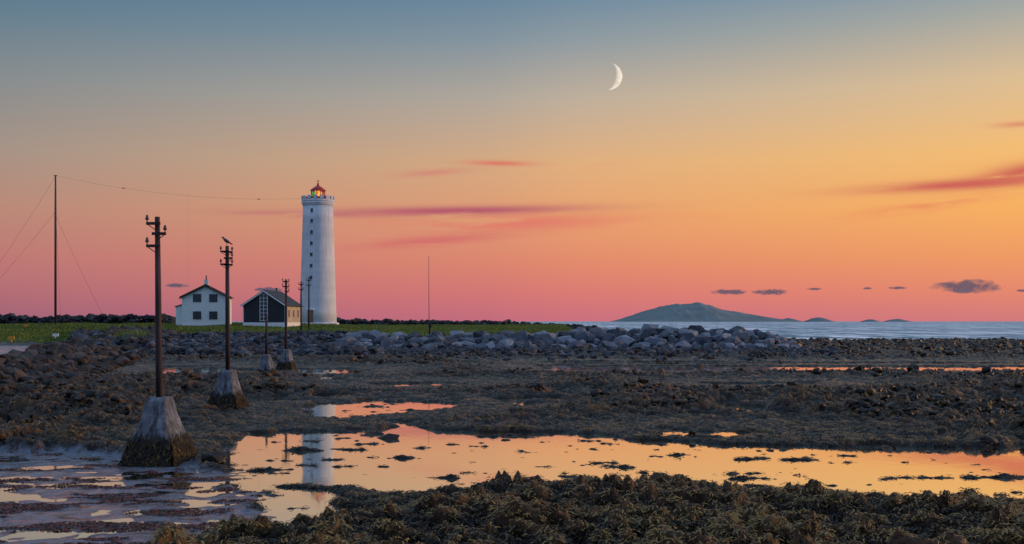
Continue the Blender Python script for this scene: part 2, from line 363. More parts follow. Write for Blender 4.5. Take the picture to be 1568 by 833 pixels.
n=2000; u=rng.uniform(-.16,.075,n); y=rng.normal(196,1.2,n)-40*np.clip(u-.02,0,1); x=u*196; top=np.interp(u,[-.16,0,.075],[3.55,3.1,2.2])+.2*gn(x*.4,x*0,97)
rocks('rock_wall',x,y,np.clip(rng.gamma(4,.085,n),.18,.6),M['rockd'],.2,zs=1.8+(top-1.8)*rng.random(n)**.7)
y=np.exp(rng.uniform(math.log(20),math.log(140),5200)); Xb=np.interp(y,[0,20,30,40,52,75,105,130,150],[-12,-14.5,-16.8,-18.5,-21.5,-27.5,-34,-40,-45]); Xc=np.interp(y,[0,20,40,59,97,136,150],[-17,-19,-24,-28,-39,-47,-50])
tt=rng.beta(1.6,1.3,len(y))*1.35-.05; x=Xb+(Xc-Xb)*tt
rad=np.clip(rng.gamma(3,.07,len(x))+.05,.08,.6)*np.interp(y,[20,60,140],[.75,1,1.6]); rocks('rock_ridge',x,y,rad,M['rockr'],.3)
n=4200; u=rng.uniform(-.40,-.12,n); y=rng.uniform(101,134,n); x=u*y; rad=np.clip(rng.gamma(3,.10,n)+.06,.1,.6); rocks('shore_rocks',x,y,rad,M['rock'],.3)
n=3000; u=rng.uniform(-.15,.30,n); y=119-rng.gamma(1.6,3.6,n); x=u*y; rocks('shore_rocks',x,y,np.clip(rng.gamma(3,.07,n)+.05,.08,.42),M['rock'],.35)
# kelp-covered stones: dense dark clumps over the whole flat, clustered, absent from the low banks of the pools
n=56000; u=rng.uniform(-.5,.55,n); y=np.exp(rng.uniform(math.log(28),math.log(118),n)); x=u*y; hh,sa,gr,pe,lv=height(x,y,True); bk_=bank_of(x,y); cl=gn(x*.22,y*.22,81)+.5*gn(x*.8,y*.8,82)+.25*gn(x*2.2,y*2.2,83)
k=(hh>.05)&(hh<.9)&(sa<.3)&(cl>0+.25*rng.random(n))&(bk_>.75); x,y,cl=x[k],y[k],cl[k]
rocks('kelp_clumps',x,y,np.clip(rng.gamma(3.0,.034,len(x))+.03,.05,.32)*np.interp(y,[28,50,118],[.75,1.0,1.5]),M['rockw'],.52,smooth=True,rnd=np.clip(rng.random(len(x))**1.6,0,1))
n=2400; u=rng.uniform(.23,.6,n); y=rng.uniform(118,200,n); x=u*y; rocks('weedy_rocks',x,y,np.clip(rng.gamma(3,.08,n)+.06,.1,.55),M['rockw'],.4)
st=[(595,671,.30),(775,674,.16),(328,712,.26),(345,700,.16),(490,738,.12),(1060,672,.14),(985,600,.4),(1315,575,.4),(1400,574,.5),(1090,577,.4),(28,650,.45),(60,655,.3),(120,640,.22),(80,630,.28),(180,610,.3),(548,571,.35),(1180,690,.12)]
xy=np.array([G(a,b_) for a,b_,_ in st]); rocks('stone',xy[:,0],xy[:,1],np.array([s[2] for s in st]),M['rockw'],.25,rnd=np.full(len(st),.3))
# ---------------------------------------------------------------- seaweed fronds
def fronds(name,x,y,z,L,W,mat,lift=1.0,tone=None,dirn=None):
    n=len(x); a=rng.random(n)*6.283 if dirn is None else dirn+rng.normal(0,.7,n); bend=rng.normal(0,.6,n)
    P=[];K=5
    for j in range(K):
        s=j/(K-1); ca=a+bend*s; 
        cx=x+L*s*np.cos(ca); cy=y+L*s*np.sin(ca)
        cz=z+.01+lift*L*.24*np.sin(s*math.pi*.95)*(.3+.7*rng.random(n))-.22*L*s
        w=W*(.5+.7*math.sin(.4+s*2.4)); nx,ny=-np.sin(ca),np.cos(ca); tw=rng.normal(0,.4,n)*w
        P.append(np.stack([cx-nx*w,cy-ny*w,cz-tw],1)); P.append(np.stack([cx+nx*w,cy+ny*w,cz+tw],1))
    V=np.stack(P,1).reshape(-1,3); base=(np.arange(n)*2*K)[:,None,None]
    f=np.array([[2*j,2*j+1,2*j+3,2*j+2] for j in range(K-1)])[None]
    rr=rng.random(n) if tone is None else tone
    return mesh_np(name,V,(base+f).reshape(-1,4),mat,smooth=True,attrs={'rnd':np.repeat(rr,2*K)})
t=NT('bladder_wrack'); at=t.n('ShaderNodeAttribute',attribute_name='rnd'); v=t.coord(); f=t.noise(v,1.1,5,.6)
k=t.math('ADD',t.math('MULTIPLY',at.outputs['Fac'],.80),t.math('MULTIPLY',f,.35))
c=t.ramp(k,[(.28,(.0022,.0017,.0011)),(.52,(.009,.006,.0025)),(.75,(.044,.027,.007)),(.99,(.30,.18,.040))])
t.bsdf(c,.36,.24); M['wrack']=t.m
n=240000; yv=np.exp(rng.uniform(math.log(13.5),math.log(60),n)); xv=rng.uniform(-.54,.54,n)*yv
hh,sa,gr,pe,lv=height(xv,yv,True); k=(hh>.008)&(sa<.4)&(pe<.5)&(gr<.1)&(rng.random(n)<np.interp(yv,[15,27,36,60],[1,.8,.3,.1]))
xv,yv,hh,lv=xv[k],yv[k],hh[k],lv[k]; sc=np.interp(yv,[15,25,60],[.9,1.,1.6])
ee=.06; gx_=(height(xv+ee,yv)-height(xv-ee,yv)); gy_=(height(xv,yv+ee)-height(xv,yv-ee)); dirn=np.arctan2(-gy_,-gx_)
fronds('seaweed',xv,yv,hh,.115*sc*rng.uniform(.5,1.5,len(xv)),.0065*sc*rng.uniform(.6,1.9,len(xv)),M['wrack'],tone=np.clip(.42*rng.random(len(xv))+.90*lv-.09,0,1),dirn=dirn)  # frond tone follows the lumps: crevice shade and lit tops put into colour
t=NT('red_seaweed'); at=t.n('ShaderNodeAttribute',attribute_name='rnd'); c=t.ramp(at.outputs['Fac'],[(.1,(.012,.006,.005)),(.6,(.10,.024,.012)),(.95,(.28,.06,.028))]); t.bsdf(c,.45,.3); M['redweed']=t.m
n=90000; yv=rng.uniform(15,30,n); xv=rng.uniform(-.54,-.1,n)*yv; hh,sa,gr,pe,po=height(xv,yv,True)
cl=gn(xv*.55,yv*1.1,77)+.5*gn(xv*2,yv*3,78)-.25*sm(19,27,yv); k=(sa>.6)&(cl>.10); xv,yv,hh=xv[k],yv[k],np.maximum(hh[k],0)
fronds('red_seaweed',xv,yv,hh,.08*rng.uniform(.5,1.6,len(xv)),.010*rng.uniform(.6,1.5,len(xv)),M['redweed'],.5)
# ---------------------------------------------------------------- grass
t=NT('grass_blades'); at=t.n('ShaderNodeAttribute',attribute_name='rnd'); f=t.noise(t.coord(),.25,4,.6)
k=t.math('ADD',t.math('MULTIPLY',at.outputs['Fac'],.5),t.math('MULTIPLY',f,.6)); c=t.ramp(k,[(.2,(.040,.068,.018)),(.55,(.12,.18,.040)),(.9,(.28,.30,.08))]); t.bsdf(c,.7,.1); M['grass']=t.m
n=260000; yv=rng.uniform(104,200,n); xv=rng.uniform(-.56,.07,n)*yv; hh,sa,gr,pe,po=height(xv,yv,True)
k=gr>.5; xv,yv,hh=xv[k],yv[k],hh[k]; n=len(xv)
tall=.10+.26*np.clip(gn(xv*.12,yv*.12,91)+.35,0,1)+.4*np.exp(-((xv/yv-U(190))/.03)**2)*(yv<150)
tall*=np.where(xv/yv>-.16,.5,1)*rng.uniform(.6,1.5,n); a=rng.random(n)*6.283; w=.035+.05*rng.random(n); lx,ly=rng.normal(0,.35,n)*tall,rng.normal(0,.35,n)*tall
V=np.stack([np.stack([xv-np.cos(a)*w,yv-np.sin(a)*w,hh-.03],1),np.stack([xv+np.cos(a)*w,yv+np.sin(a)*w,hh-.03],1),np.stack([xv+lx,yv+ly,hh+tall],1)],1).reshape(-1,3)
mesh_np('grass',V,np.arange(3*n).reshape(-1,3),M['grass'],attrs={'rnd':np.repeat(rng.random(n),3)})
# ---------------------------------------------------------------- lighthouse
DL=185.; mp=DL/F; LX=U(487)*DL; e=empty('lighthouse',(LX,DL,2.75),0); P=e
zt=lambda py:(H-(py-492)*mp)-2.75
lathe('plinth',[(3.5,-.6),(3.5,.45),(3.3,.55)],M['white'],P)
prof=[]; z0,z1=.55,zt(316)
for i in range(11):
    k=i/10; prof.append((3.12-(3.12-2.5)*(k**.9),z0+(z1-z0)*k))
lathe('tower',prof,M['white'],P,64)
lathe('cornice',[(2.5,z1),(2.62,z1+.12),(2.62,z1+.3),(2.74,z1+.42),(2.74,z1+.62)],M['white'],P,64)
zp=z1+.62; ztop=zt(301)
lathe('parapet',[(2.72,zp),(2.72,zp+.45),(2.5,zp+.45),(2.5,zp+.02)],M['white'],P,64)
def radial_box(name,ang,r0,r1,w,za,zb,mat):
    o=box(name,-w/2,w/2,-r1,-r0,za,zb,mat,P); o.rotation_euler[2]=ang; return o
for i in range(16):
    a=2*math.pi*i/16
    radial_box('merlon_%d'%i,a,2.42,2.78,.55,zp+.451,ztop,M['white'])
    radial_box('red_panel_%d'%i,a+math.pi/16,2.5,2.62,.5,zp+.451,zp+.80,M['red'])
zl=ztop-.35
lathe('lantern_base',[(1.2,zp+.03),(1.2,zl),(1.28,zl+.02),(1.28,zl+.12)],M['red'],P,24)
lathe('lantern_lens',[(.45,zl+.15),(.68,zl+.5),(.68,zl+1.0),(.45,zl+1.25)],M['lamp'],P,20)
lathe('green_sector',[(.5,zl+.2),(.5,zl+1.1)],M['glens'],P,8,cx=-.50,cy=-.18)
for i in range(12):
    a=2*math.pi*i/12; tube('mullion_%d'%i,[(1.12*math.cos(a),1.12*math.sin(a),zl+.12),(1.12*math.cos(a),1.12*math.sin(a),zl+1.35)],.07,M['red'],P,6)
lathe('lantern_roof',[(1.3,zl+1.3),(1.3,zl+1.42),(.85,zl+1.8),(.3,zl+2.15),(.14,zl+2.3),(.22,zl+2.42),(.12,zl+2.6),(.05,zl+2.7),(.035,zl+3.3)],M['red'],P,24)
tube('vane',[(-.25,0,zl+2.95),(.3,0,zl+2.95)],.04,M['iron'],P,6)
for i,py in enumerate([324,340,357,374,391,408,426]):
    zz=zt(py); k=(zz-z0)/(z1-z0); r=3.12-.62*(k**.9); a=-math.radians(14)
    radial_box('window_%d'%i,a,r-.25,r+.012,.46,zz-.30,zz+.30,M['win'])
    radial_box('sill_%d'%i,a,r-.2,r+.09,.60,zz-.38,zz-.302,M['white'])
radial_box('door',-math.radians(14),2.9,3.16,.95,.5,2.6,M['win']); radial_box('door_hood',-math.radians(14),2.9,3.35,1.3,2.62,2.78,M['white'])
for i in range(6): box('step_%d'%i,-3.9+.0*i,4.3-.0*i,-4.6+.25*i,-4.35+.25*i,-.6,-.25+.07*i,M['white'],P)
# ---------------------------------------------------------------- houses
def window(parent,x,z,w,h_,y,frame,panes=(2,2),i=0):
    box('window_glass_%d'%i,x-w/2,x+w/2,y-.03,y+.05,z-h_/2,z+h_/2,M['win'],parent)
    t_=.07
    for nm,(a,b_,c_,d) in {'l':(x-w/2-t_,x-w/2,z-h_/2-t_,z+h_/2+t_),'r':(x+w/2,x+w/2+t_,z-h_/2-t_,z+h_/2+t_),'t':(x-w/2,x+w/2,z+h_/2,z+h_/2+t_),'b':(x-w/2,x+w/2,z-h_/2-t_,z-h_/2)}.items():
        box('frame_%s_%d'%(nm,i),a,b_,y-.07,y+.05,c_,d,frame,parent)
    for k in range(1,panes[0]): box('mullion_%d_%d'%(i,k),x-w/2+w*k/panes[0]-.03,x-w/2+w*k/panes[0]+.03,y-.055,y+.04,z-h_/2,z+h_/2,frame,parent)
    for k in range(1,panes[1]): box('bar_%d_%d'%(i,k),x-w/2,x+w/2,y-.05,y+.04,z-h_/2+h_*k/panes[1]-.025,z-h_/2+h_*k/panes[1]+.025,frame,parent)
def gable(name,px,D,zb,rot,w,l,eave,apex,ax,wall,roof,oh=.35,th=.16):
    e=empty(name,(U(px)*D,D,zb),rot)
    prism('walls',[(-w/2,-.8),(w/2,-.8),(w/2,eave),(ax,apex),(-w/2,eave)],0,l,wall,e)
    for s in (-1,1):
        ex=s*w/2; sl=(apex-eave)/(ax-ex); x2=ex+s*oh; z2=eave+sl*(x2-ex)
        prism('roof_'+('left' if s<0 else 'right'),[(ax,apex+.01),(x2,z2+.01),(x2,z2+th),(ax,apex+th+.02)],-oh,l+oh,roof,e)
    return e
e=gable('white_house',315,165.,2.85,math.radians(12),6.9,8.,4.35,6.1,0,M['housewhite'],M['green'])
for i,(xx,zz) in enumerate([(-1.25,4.15),(1.1,4.15),(-1.25,1.55),(1.1,1.55)]): window(e,xx,zz,1.05,1.05,-.0,M['green'],(2,2),i)
for s in (-1,1):
    prism('bargeboard_%d'%s,[(0,6.02),(s*3.8,4.09),(s*3.8,3.92),(0,5.84)],-.40,-.352,M['green'],e)
box('chimney',-.3,.3,1.0,1.6,5.7,6.95,M['housewhite'],e); tube('chimney_pipe',[(0,1.3,6.95),(0,1.3,7.6)],.09,M['green'],e,8)
box('base_band',-3.47,3.47,-.03,.0,-.8,.35,M['trim'],e)
prism('lean_to',[(-4.35,-.8),(-3.46,-.8),(-3.46,3.1),(-4.35,2.8)],.4,5,M['housewhite'],e); prism('lean_to_roof',[(-4.5,2.78),(-3.46,3.12),(-3.46,3.24),(-4.5,2.9)],.2,5.2,M['green'],e)
DB=155.; e=gable('black_wooden_barn',404.5,DB,2.72,math.radians(-3),6.05,9.,3.1,5.1,0,M['black'],M['slate'],.3,.14)
for s in (-1,1):
    prism('bargeboard_%d'%s,[(0,5.16),(s*3.33,2.95),(s*3.33,2.76),(0,4.96)],-.36,-.302,M['trim'],e)
box('foundation_front',-3.04,3.04,-.05,0,-.8,.62,M['trim'],e)
box('corner_left',-3.045,-2.93,-.03,.0,.62,3.1,M['trim'],e); box('corner_right',2.93,3.045,-.03,0,.62,3.1,M['trim'],e)
box('side_wall_cladding',3.026,3.06,0,9,.62,3.0,M['tan'],e); box('foundation_side',3.026,3.08,0,9,-.8,.62,M['trim'],e)
window(e,-.05,2.75,1.0,3.7,0,M['trim'],(2,7),9)
for i in range(3): box('side_window_%d'%i,3.05,3.075,1.5+2.6*i,2.4+2.6*i,1.4,2.4,M['win'],e)
tube('chimney_pipe',[(0,6.5,4.9),(0,6.5,5.7)],.12,M['iron'],e,8)
# ---------------------------------------------------------------- concrete footings and poles
def mat_concrete():
    t=NT('weathered_concrete'); v=t.coord(); f=t.noise(v,3,7,.7); sp=t.n('ShaderNodeSeparateXYZ'); t.l(v,sp.inputs[0])
    c=t.ramp(f,[(.3,(.06,.065,.077)),(.5,(.15,.16,.185)),(.62,(.24,.26,.29)),(.72,(.52,.53,.55))])
    st=t.noise(t.coord((5,5,.5)),1.5,5,.6); c=t.mix(t.ramp(st,[(.46,(0,0,0)),(.66,(.85,.85,.85))]),c,(.032,.030,.029))
    m=t.math('SUBTRACT',.80,sp.outputs[2]); m=t.math('ADD',m,t.math('MULTIPLY',t.math('SUBTRACT',t.noise(v,1.8,6,.7),.5),2.0)); m=t.math('MULTIPLY',m,3.0,clamp=True)
    c=t.mix(m,c,t.ramp(t.noise(v,9,6,.7),[(.35,(.006,.005,.004)),(.6,(.022,.015,.009)),(.75,(.07,.045,.02))]))
    t.bsdf(c,.75,.25,t.noise(v,7,7,.75),.9,.05); return t.m
M['conc']=mat_concrete()
def footing(name,X,D,wb,wt,hh,rot,parent=None,seed=0):
    bm=bmesh.new(); N=14; rings=[]; L=16
    for j in range(L+1):
        k=j/L; z=-.25+(hh+.25)*k; w=wb+(wt-wb)*k*.97; ring=[]
        for sd in range(4):
            for i in range(N):
                s=-1+2*i/N
                p={0:(s,-1),1:(1,s),2:(-s,1),3:(-1,-s)}[sd]
                m=(abs(p[0])**9+abs(p[1])**9)**(1/9.); q=Vector((p[0]/m*w/2,p[1]/m*w/2,z))
                nn=mnoise.noise(q*3+Vector((seed*7,0,0)))*.05+mnoise.noise(q*9+Vector((seed*7,0,0)))*.02
                amp=1+ .6*(1-k)
                q+=Vector((q.x,q.y,0)).normalized()*nn*amp; ring.append(bm.verts.new(q))
        rings.append(ring)
    n=4*N
    for A,B in zip(rings,rings[1:]):
        for i in range(n): bm.faces.new((A[i],A[(i+1)%n],B[(i+1)%n],B[i]))
    bm.faces.new(rings[-1]); bm.faces.new(rings[0][::-1])
    o=bm_obj(name,bm,M['conc'],parent,smooth=True); o.location=(X,D,0); o.rotation_euler[2]=rot
    r=np.random.default_rng(seed+5); m=3200; zz=r.beta(1,2.2,m)*hh*.5; w=wb+(wt-wb)*(zz+.25)/(hh+.25); sd=r.integers(0,4,m); s=r.uniform(-1,1,m)
    lx=np.select([sd==0,sd==1,sd==2,sd==3],[s,np.ones(m),-s,-np.ones(m)])*w/2; ly=np.select([sd==0,sd==1,sd==2,sd==3],[-np.ones(m),s,np.ones(m),-s])*w/2
    nx=np.select([sd==1,sd==3],[1,-1],0.); ny=np.select([sd==0,sd==2],[-1,1],0.)
    L_=.16*r.uniform(.5,1.3,m); W_=.011*r.uniform(.6,1.4,m); tx,ty=-ny,nx; PP=[]
    for j in range(4):
        q=j/3; out=.02+.06*math.sin(q*2.4); sw=r.normal(0,.02,m)
        cx=lx+nx*out+tx*sw; cy=ly+ny*out+ty*sw; cz=zz+.05-L_*q
        PP+= [np.stack([cx-tx*W_,cy-ty*W_,cz],1),np.stack([cx+tx*W_,cy+ty*W_,cz],1)]
    V=np.stack(PP,1).reshape(-1,3); f=np.array([[2*j,2*j+1,2*j+3,2*j+2] for j in range(3)])[None]; 
    mesh_np('seaweed_skirt',V,((np.arange(m)*8)[:,None,None]+f).reshape(-1,4),M['wrack'],o,True,{'rnd':np.repeat(r.random(m)*.85,8)})
    return o
def utility_pole(px,D,zb,zt_,r=.08,arms=((.17,-1),(.42,1),(.72,-1)),sc=1.,lean=0.,name='utility_pole'):
    e=empty(name,(U(px)*D,D,0))
    tube('pole',[(0,0,zb),(lean*.5,0,(zb+zt_)/2),(lean,0,zt_)],[r*1.1,r,r*.8],M['wood'],e,12)
    for i,(dz,s) in enumerate(arms):
        z=zt_-dz*sc; x0=lean
        box('crossarm_%d'%i,x0+min(-s*.10,s*.24)*sc,x0+max(-s*.10,s*.24)*sc,-r-.05,-r+.015,z-.035*sc,z+.035*sc,M['wood'],e,.006)
        for ex in (s*.22,):
            tube('insulator_pin_%d'%i,[(x0+ex*sc,-r-.02,z+.03*sc),(x0+ex*sc,-r-.02,z+.10*sc)],.014*sc,M['iron'],e,6)
            lathe('insulator_%d'%i,[(.03*sc,z+.08*sc),(.045*sc,z+.10*sc),(.045*sc,z+.14*sc),(.028*sc,z+.16*sc),(.034*sc,z+.19*sc),(.012*sc,z+.21*sc)],M['ceramic'],e,10,cx=x0+ex*sc,cy=-r-.02)
        tube('brace_%d'%i,[(x0+s*.20*sc,-r-.02,z-.03*sc),(x0+s*.03,-r-.01,z-.15*sc)],.012*sc,M['iron'],e,6)
    return e
rt=math.radians(-10)
footing('concrete_footing',U(245)*27,27,1.50,.42,1.64,rt,seed=1)
footing('concrete_footing',U(349)*43,43,1.40,.40,1.60,rt,seed=2)
footing('concrete_footing',U(408)*64.7,64.7,1.15,.36,1.55,rt,seed=3)
footing('concrete_footing',U(438.5)*77.1,77.1,1.25,.42,1.54,rt,seed=4)
utility_pole(244,27,1.5,6.07,.075,lean=-.05)
utility_pole(349,43,1.5,6.45,.085,arms=((.22,-1),(.24,1),(.48,1),(.72,-1),(.74,1)),lean=-.03)
utility_pole(408,64.7,1.4,3.85,.075,arms=())
utility_pole(438,77.1,1.4,6.45,.085,arms=((.15,-1),(.17,1),(.5,-1),(.52,1),(.85,1)))
utility_pole(461,140,1.8,8.6,.10,arms=((.3,-1),(.31,1),(.8,-1),(.81,1)),sc=1.3)
utility_pole(473,145,1.8,9.3,.10,arms=((.3,1),(.31,-1),(.8,-1),(.81,1)),sc=1.3)
D=43.; 
e=empty('gull',(U(349)*D-.04,D,6.45)); 
sp=[((.17,0,.02),.012),((.10,0,.06),.035),((.03,0,.10),.062),((-.05,0,.155),.066),((-.10,0,.20),.046),((-.125,0,.235),.036),((-.15,0,.262),.040),((-.185,0,.262),.026),((-.20,0,.258),.010)]
tube('body',[Vector(p)+Vector((0,0,.07)) for p,_ in sp],[r for _,r in sp],M['featherw'],e,14)
for s in (-1,1):
    tube('wing_%d'%s,[(-.09,s*.05,.255),(-.02,s*.066,.20),(.08,s*.045,.14),(.20,s*.015,.08)],[.02,.038,.03,.006],M['feather'],e,8)
    tube('leg_%d'%s,[(-.01,s*.025,.13),(-.005,s*.025,.07),(.0,s*.025,.0)],.007,M['beak'],e,6)
    lathe('eye_%d'%s,[(.002,.335),(.006,.338),(.002,.341)],M['iron'],e,6,cx=-.165,cy=s*.036)
tube('tail',[(.14,0,.10),(.22,0,.065)],[.03,.018],M['feather'],e,8)
tube('beak',[(-.20,0,.328),(-.235,0,.322),(-.25,0,.312)],[.010,.007,.002],M['beak'],e,6)
# ---------------------------------------------------------------- masts
D=180.; m=D/F; X=U(85)*D; zT=H+(492-268)*m; e=empty('radio_mast',(X,D,0))
tube('mast',[(0,0,2.5),(0,0,zT-7),(0,0,zT)],[.20,.18,.12],M['steel'],e,10); box('head',-.3,.3,-.06,.06,zT-.15,zT-.05,M['steel'],e)
def wire(p0,p1,sag,r,name,parent):
    p0,p1=Vector(p0),Vector(p1); pts=[]
    for i in range(25):
        k=i/24; p=p0.lerp(p1,k); p.z-=sag*4*k*(1-k); pts.append(p)
    return tube(name,pts,r,M['steel'],parent,5)
wr=.015
wire((0,0,zT-.2),(-17,0,2.4),.8,wr,'guy_wire_1',e); wire((0,0,zT-6),(-15,-4,2.0),.5,wr,'guy_wire_2',e)
wire((0,0,zT-6.5),(9.5,-2,2.6),.5,wr,'guy_wire_3',e); wire((.1,0,zT-7),(.9,0,2.7),.1,wr,'guy_wire_4',e)
lt=Vector((LX-2.7-X,DL-D,2.75+zt(304))); wire((0,0,zT-.1),lt,1.3,.011,'aerial_wire',e)
k=.53; p=Vector((0,0,zT-.1)).lerp(lt,k); p.z-=1.3*4*k*(1-k); wire(p,(p.x,p.y,3),0,.006,'down_lead',e)
for k in (.27,.82):
    p=Vector((0,0,zT-.1)).lerp(lt,k); p.z-=1.3*4*k*(1-k); tube('aerial_insulator_%d'%int(k*100),[p+Vector((-.25,0,.02)),p+Vector((.25,0,-.02))],.06,M['iron'],e,6)
D=132.; m=D/F; e=empty('whip_antenna',(U(657)*D,D,0)); zg=float(height(np.array([U(657)*D]),np.array([D]))[0])
tube('whip',[(0,0,zg),(0,0,zg+2.2),(-.05,0,H+100*m)],[.055,.045,.02],M['steel'],e,8)
tube('lower_mast',[(.12,0,zg-.1),(.12,0,zg+1.4)],.07,M['iron'],e,8); box('equipment_box',.02,.32,-.15,.12,zg+1.25,zg+1.75,M['iron'],e,.02); box('base_block',-.4,.5,-.3,.3,zg-.3,zg+.12,M['rockd'],e,.03)
for px,D,col in ((17,112,'yellow'),(85,118,'trim'),(40,150,'yellow')):
    x=U(px)*D; zg=float(height(np.array([x]),np.array([D]))[0]); e=empty('marker_post',(x,D,zg)); tube('post',[(0,0,-.1),(0,0,.55)],.08,M[col],e,8); box('cap',-.32,.32,-.07,.07,.32,.62,M[col],e,.02)
# ---------------------------------------------------------------- distant islands
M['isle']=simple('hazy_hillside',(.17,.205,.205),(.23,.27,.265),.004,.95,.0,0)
def island(name,D,prof,depth):
    m=D/F; xs=[p[0] for p in prof]; hs=[max(0,(492-p[1])*m) for p in prof]; nx,ny=260,40; X=np.linspace(min(xs),max(xs),nx); V=[]
    hx=np.interp(X,xs,hs)
    for j in range(ny):
        v=-1+2*j/(ny-1); fall=max(0,(1-abs(v)))**.8
        nz=gn(X*.08,np.full(nx,v*4.),61)*.10+gn(X*.25,np.full(nx,v*9.),62)*.05
        V.append(np.stack([U(X)*D,np.full(nx,D+v*depth),hx*fall*(1+nz*(1-fall*.6))-3],1))
    V=np.concatenate(V); I=np.arange(nx*ny).reshape(ny,nx); q=np.stack([I[:-1,:-1],I[:-1,1:],I[1:,1:],I[1:,:-1]],-1).reshape(-1,4)
    return mesh_np(name,V,q,M['isle'],smooth=True)
island('mountain_island',9000.,[(940,491.5),(950,487),(965,482),(975,478.5),(990,474),(1000,471),(1012,467.5),(1020,465.5),(1030,464),(1036,463),(1042,464.5),(1052,464),(1060,463),(1066,461.5),(1072,462.5),(1085,465.5),(1097,470),(1110,473.5),(1130,476),(1150,480),(1170,483.5),(1190,487),(1195,491)],900)
island('small_island',9500.,[(1192,490),(1200,487),(1207,485.5),(1216,487.5),(1224,490)],200)
island('small_island',9500.,[(1234,490.5),(1243,486),(1253,484.5),(1264,486.5),(1273,490.5)],200)
island('small_island',9500.,[(1321,490.5),(1328,488),(1336,487.6),(1344,490.5)],150)
island('small_island',9500.,[(1356,490.5),(1365,487.8),(1376,487),(1386,489),(1394,490.8)],150)
# ---------------------------------------------------------------- moon
D=20000.; m=D/F; R=20.5*m; N=64; MV=[];LT=[]
for i in range(N+1):
    th=math.radians(-88+176*i/N)
    for f_,l_ in ((1,1.),(.9,1.),(.75,.9),(.6,.55),(.46,0.)):
        MV.append((R*f_*math.cos(th),-math.sqrt(max(0,1-f_*f_))*R*.5*math.cos(th),R*math.sin(th)*(1 if f_==1 else .997))); LT.append(l_)
MF=[[i*5+j,i*5+j+1,(i+1)*5+j+1,(i+1)*5+j] for i in range(N) for j in range(4)]
t=NT('moon_surface'); em=t.n('ShaderNodeEmission'); v=t.coord((1/R,1/R,1/R)); f=t.noise(v,3,5,.6); t.l(t.ramp(f,[(.35,(.86,.70,.54)),(.6,(1,.90,.76))]),em.inputs[0]); em.inputs[1].default_value=.95
at=t.n('ShaderNodeAttribute',attribute_name='lit'); tr=t.n('ShaderNodeBsdfTransparent'); mx=t.n('ShaderNodeMixShader'); t.l(at.outputs['Fac'],mx.inputs[0]); t.l(tr.outputs[0],mx.inputs[1]); t.l(em.outputs[0],mx.inputs[2]); t.l(mx.outputs[0],t.out.inputs[0])
o=mesh_np('moon',np.array(MV),np.array(MF),t.m,smooth=True,attrs={'lit':np.array(LT)}); o.location=(U(932.5)*D,D,H+(492-117)*m); o.rotation_euler[1]=math.radians(6)
# ---------------------------------------------------------------- small dark clouds
def cloud(px,py,wp,hp,seed,D=6000.):
    m=D/F; w,h_=wp*m,hp*m; bm=bmesh.new(); bmesh.ops.create_grid(bm,x_segments=40,y_segments=10,size=1)
    for v in bm.verts: v.co=Vector((v.co.x*w*1.5,40*math.cos(v.co.x*1.5)*-1,v.co.y*h_*1.8))
    t=NT('cloud_vapour'); c=t.coord((1/w,0,1/h_)); sp=t.n('ShaderNodeSeparateXYZ'); t.l(c,sp.inputs[0])
    x2=t.math('POWER',t.math('ABSOLUTE',sp.outputs[0]),2.0); zz=t.math('ABSOLUTE',t.math('ADD',sp.outputs[2],.1)); z2=t.math('POWER',zz,2.0)
    d=t.math('ADD',x2,z2); tc=t.n('ShaderNodeTexCoord'); mp_=t.n('ShaderNodeMapping'); mp_.inputs['Scale'].default_value=(1/(h_*3.0),0,1/(h_*1.4)); mp_.inputs['Location'].default_value=(seed*3.7,seed,0); t.l(tc.outputs['Object'],mp_.inputs[0])
    nz=t.noise(mp_.outputs[0],1.2,6,.6); a=t.math('SUBTRACT',t.math('MULTIPLY_ADD',nz,2.4,-.25),d); a=t.math('MULTIPLY',a,1.5,clamp=True); a=t.math('MULTIPLY',a,.85)
    df=t.n('ShaderNodeBsdfDiffuse'); t.l(t.ramp(nz,[(.35,(.24,.24,.26)),(.65,(.36,.32,.32))]),df.inputs[0]); tr=t.n('ShaderNodeBsdfTransparent'); mx=t.n('ShaderNodeMixShader')
    t.l(a,mx.inputs[0]); t.l(tr.outputs[0],mx.inputs[1]); t.l(df.outputs[0],mx.inputs[2]); t.l(mx.outputs[0],t.out.inputs[0])
    o=bm_obj('cloud',bm,t.m,smooth=True); o.location=(U(px)*D,D,H+(492-py)*m)
for i,cdef in enumerate([(1115,446.5,29,5),(1181,447,31,5),(1478,438,54,11),(1245,442.5,12,2.2),(1326,441.5,8,2),(1372,441,16,2.6),(1560,445,10,2),(272,437,20,3.5),(412,443,26,3.5)]): cloud(*cdef,seed=i+1)
# ---------------------------------------------------------------- world
w=bpy.data.worlds.new('World'); scene.world=w; w.use_nodes=True; T=NT.__new__(NT); T.m=w; T.t=w.node_tree; T.t.nodes.clear()
out=T.n('ShaderNodeOutputWorld'); tc=T.n('ShaderNodeTexCoord'); sp=T.n('ShaderNodeSeparateXYZ'); T.l(tc.outputs['Generated'],sp.inputs[0])
dx,dy,dz=sp.outputs
az=T.math('ARCTAN2',dx,dy); el=T.math('ARCSINE',dz)
def Z(py): return math.sin(math.atan((492-py)/F))
def rampcols(lst,top):
    st=[(max(0,Z(p)),s2l(c)) for p,c in lst]+top
    return T.ramp(dz,st)
TOP=[(.45,(.20,.32,.48)),(1,(.33,.47,.72))]
Lc=rampcols([(489,(158,99,119)),(450,(176,109,118)),(400,(188,120,117)),(330,(182,136,121)),(250,(161,145,135)),(150,(130,138,142)),(60,(98,125,142)),(0,(82,116,141))],TOP)
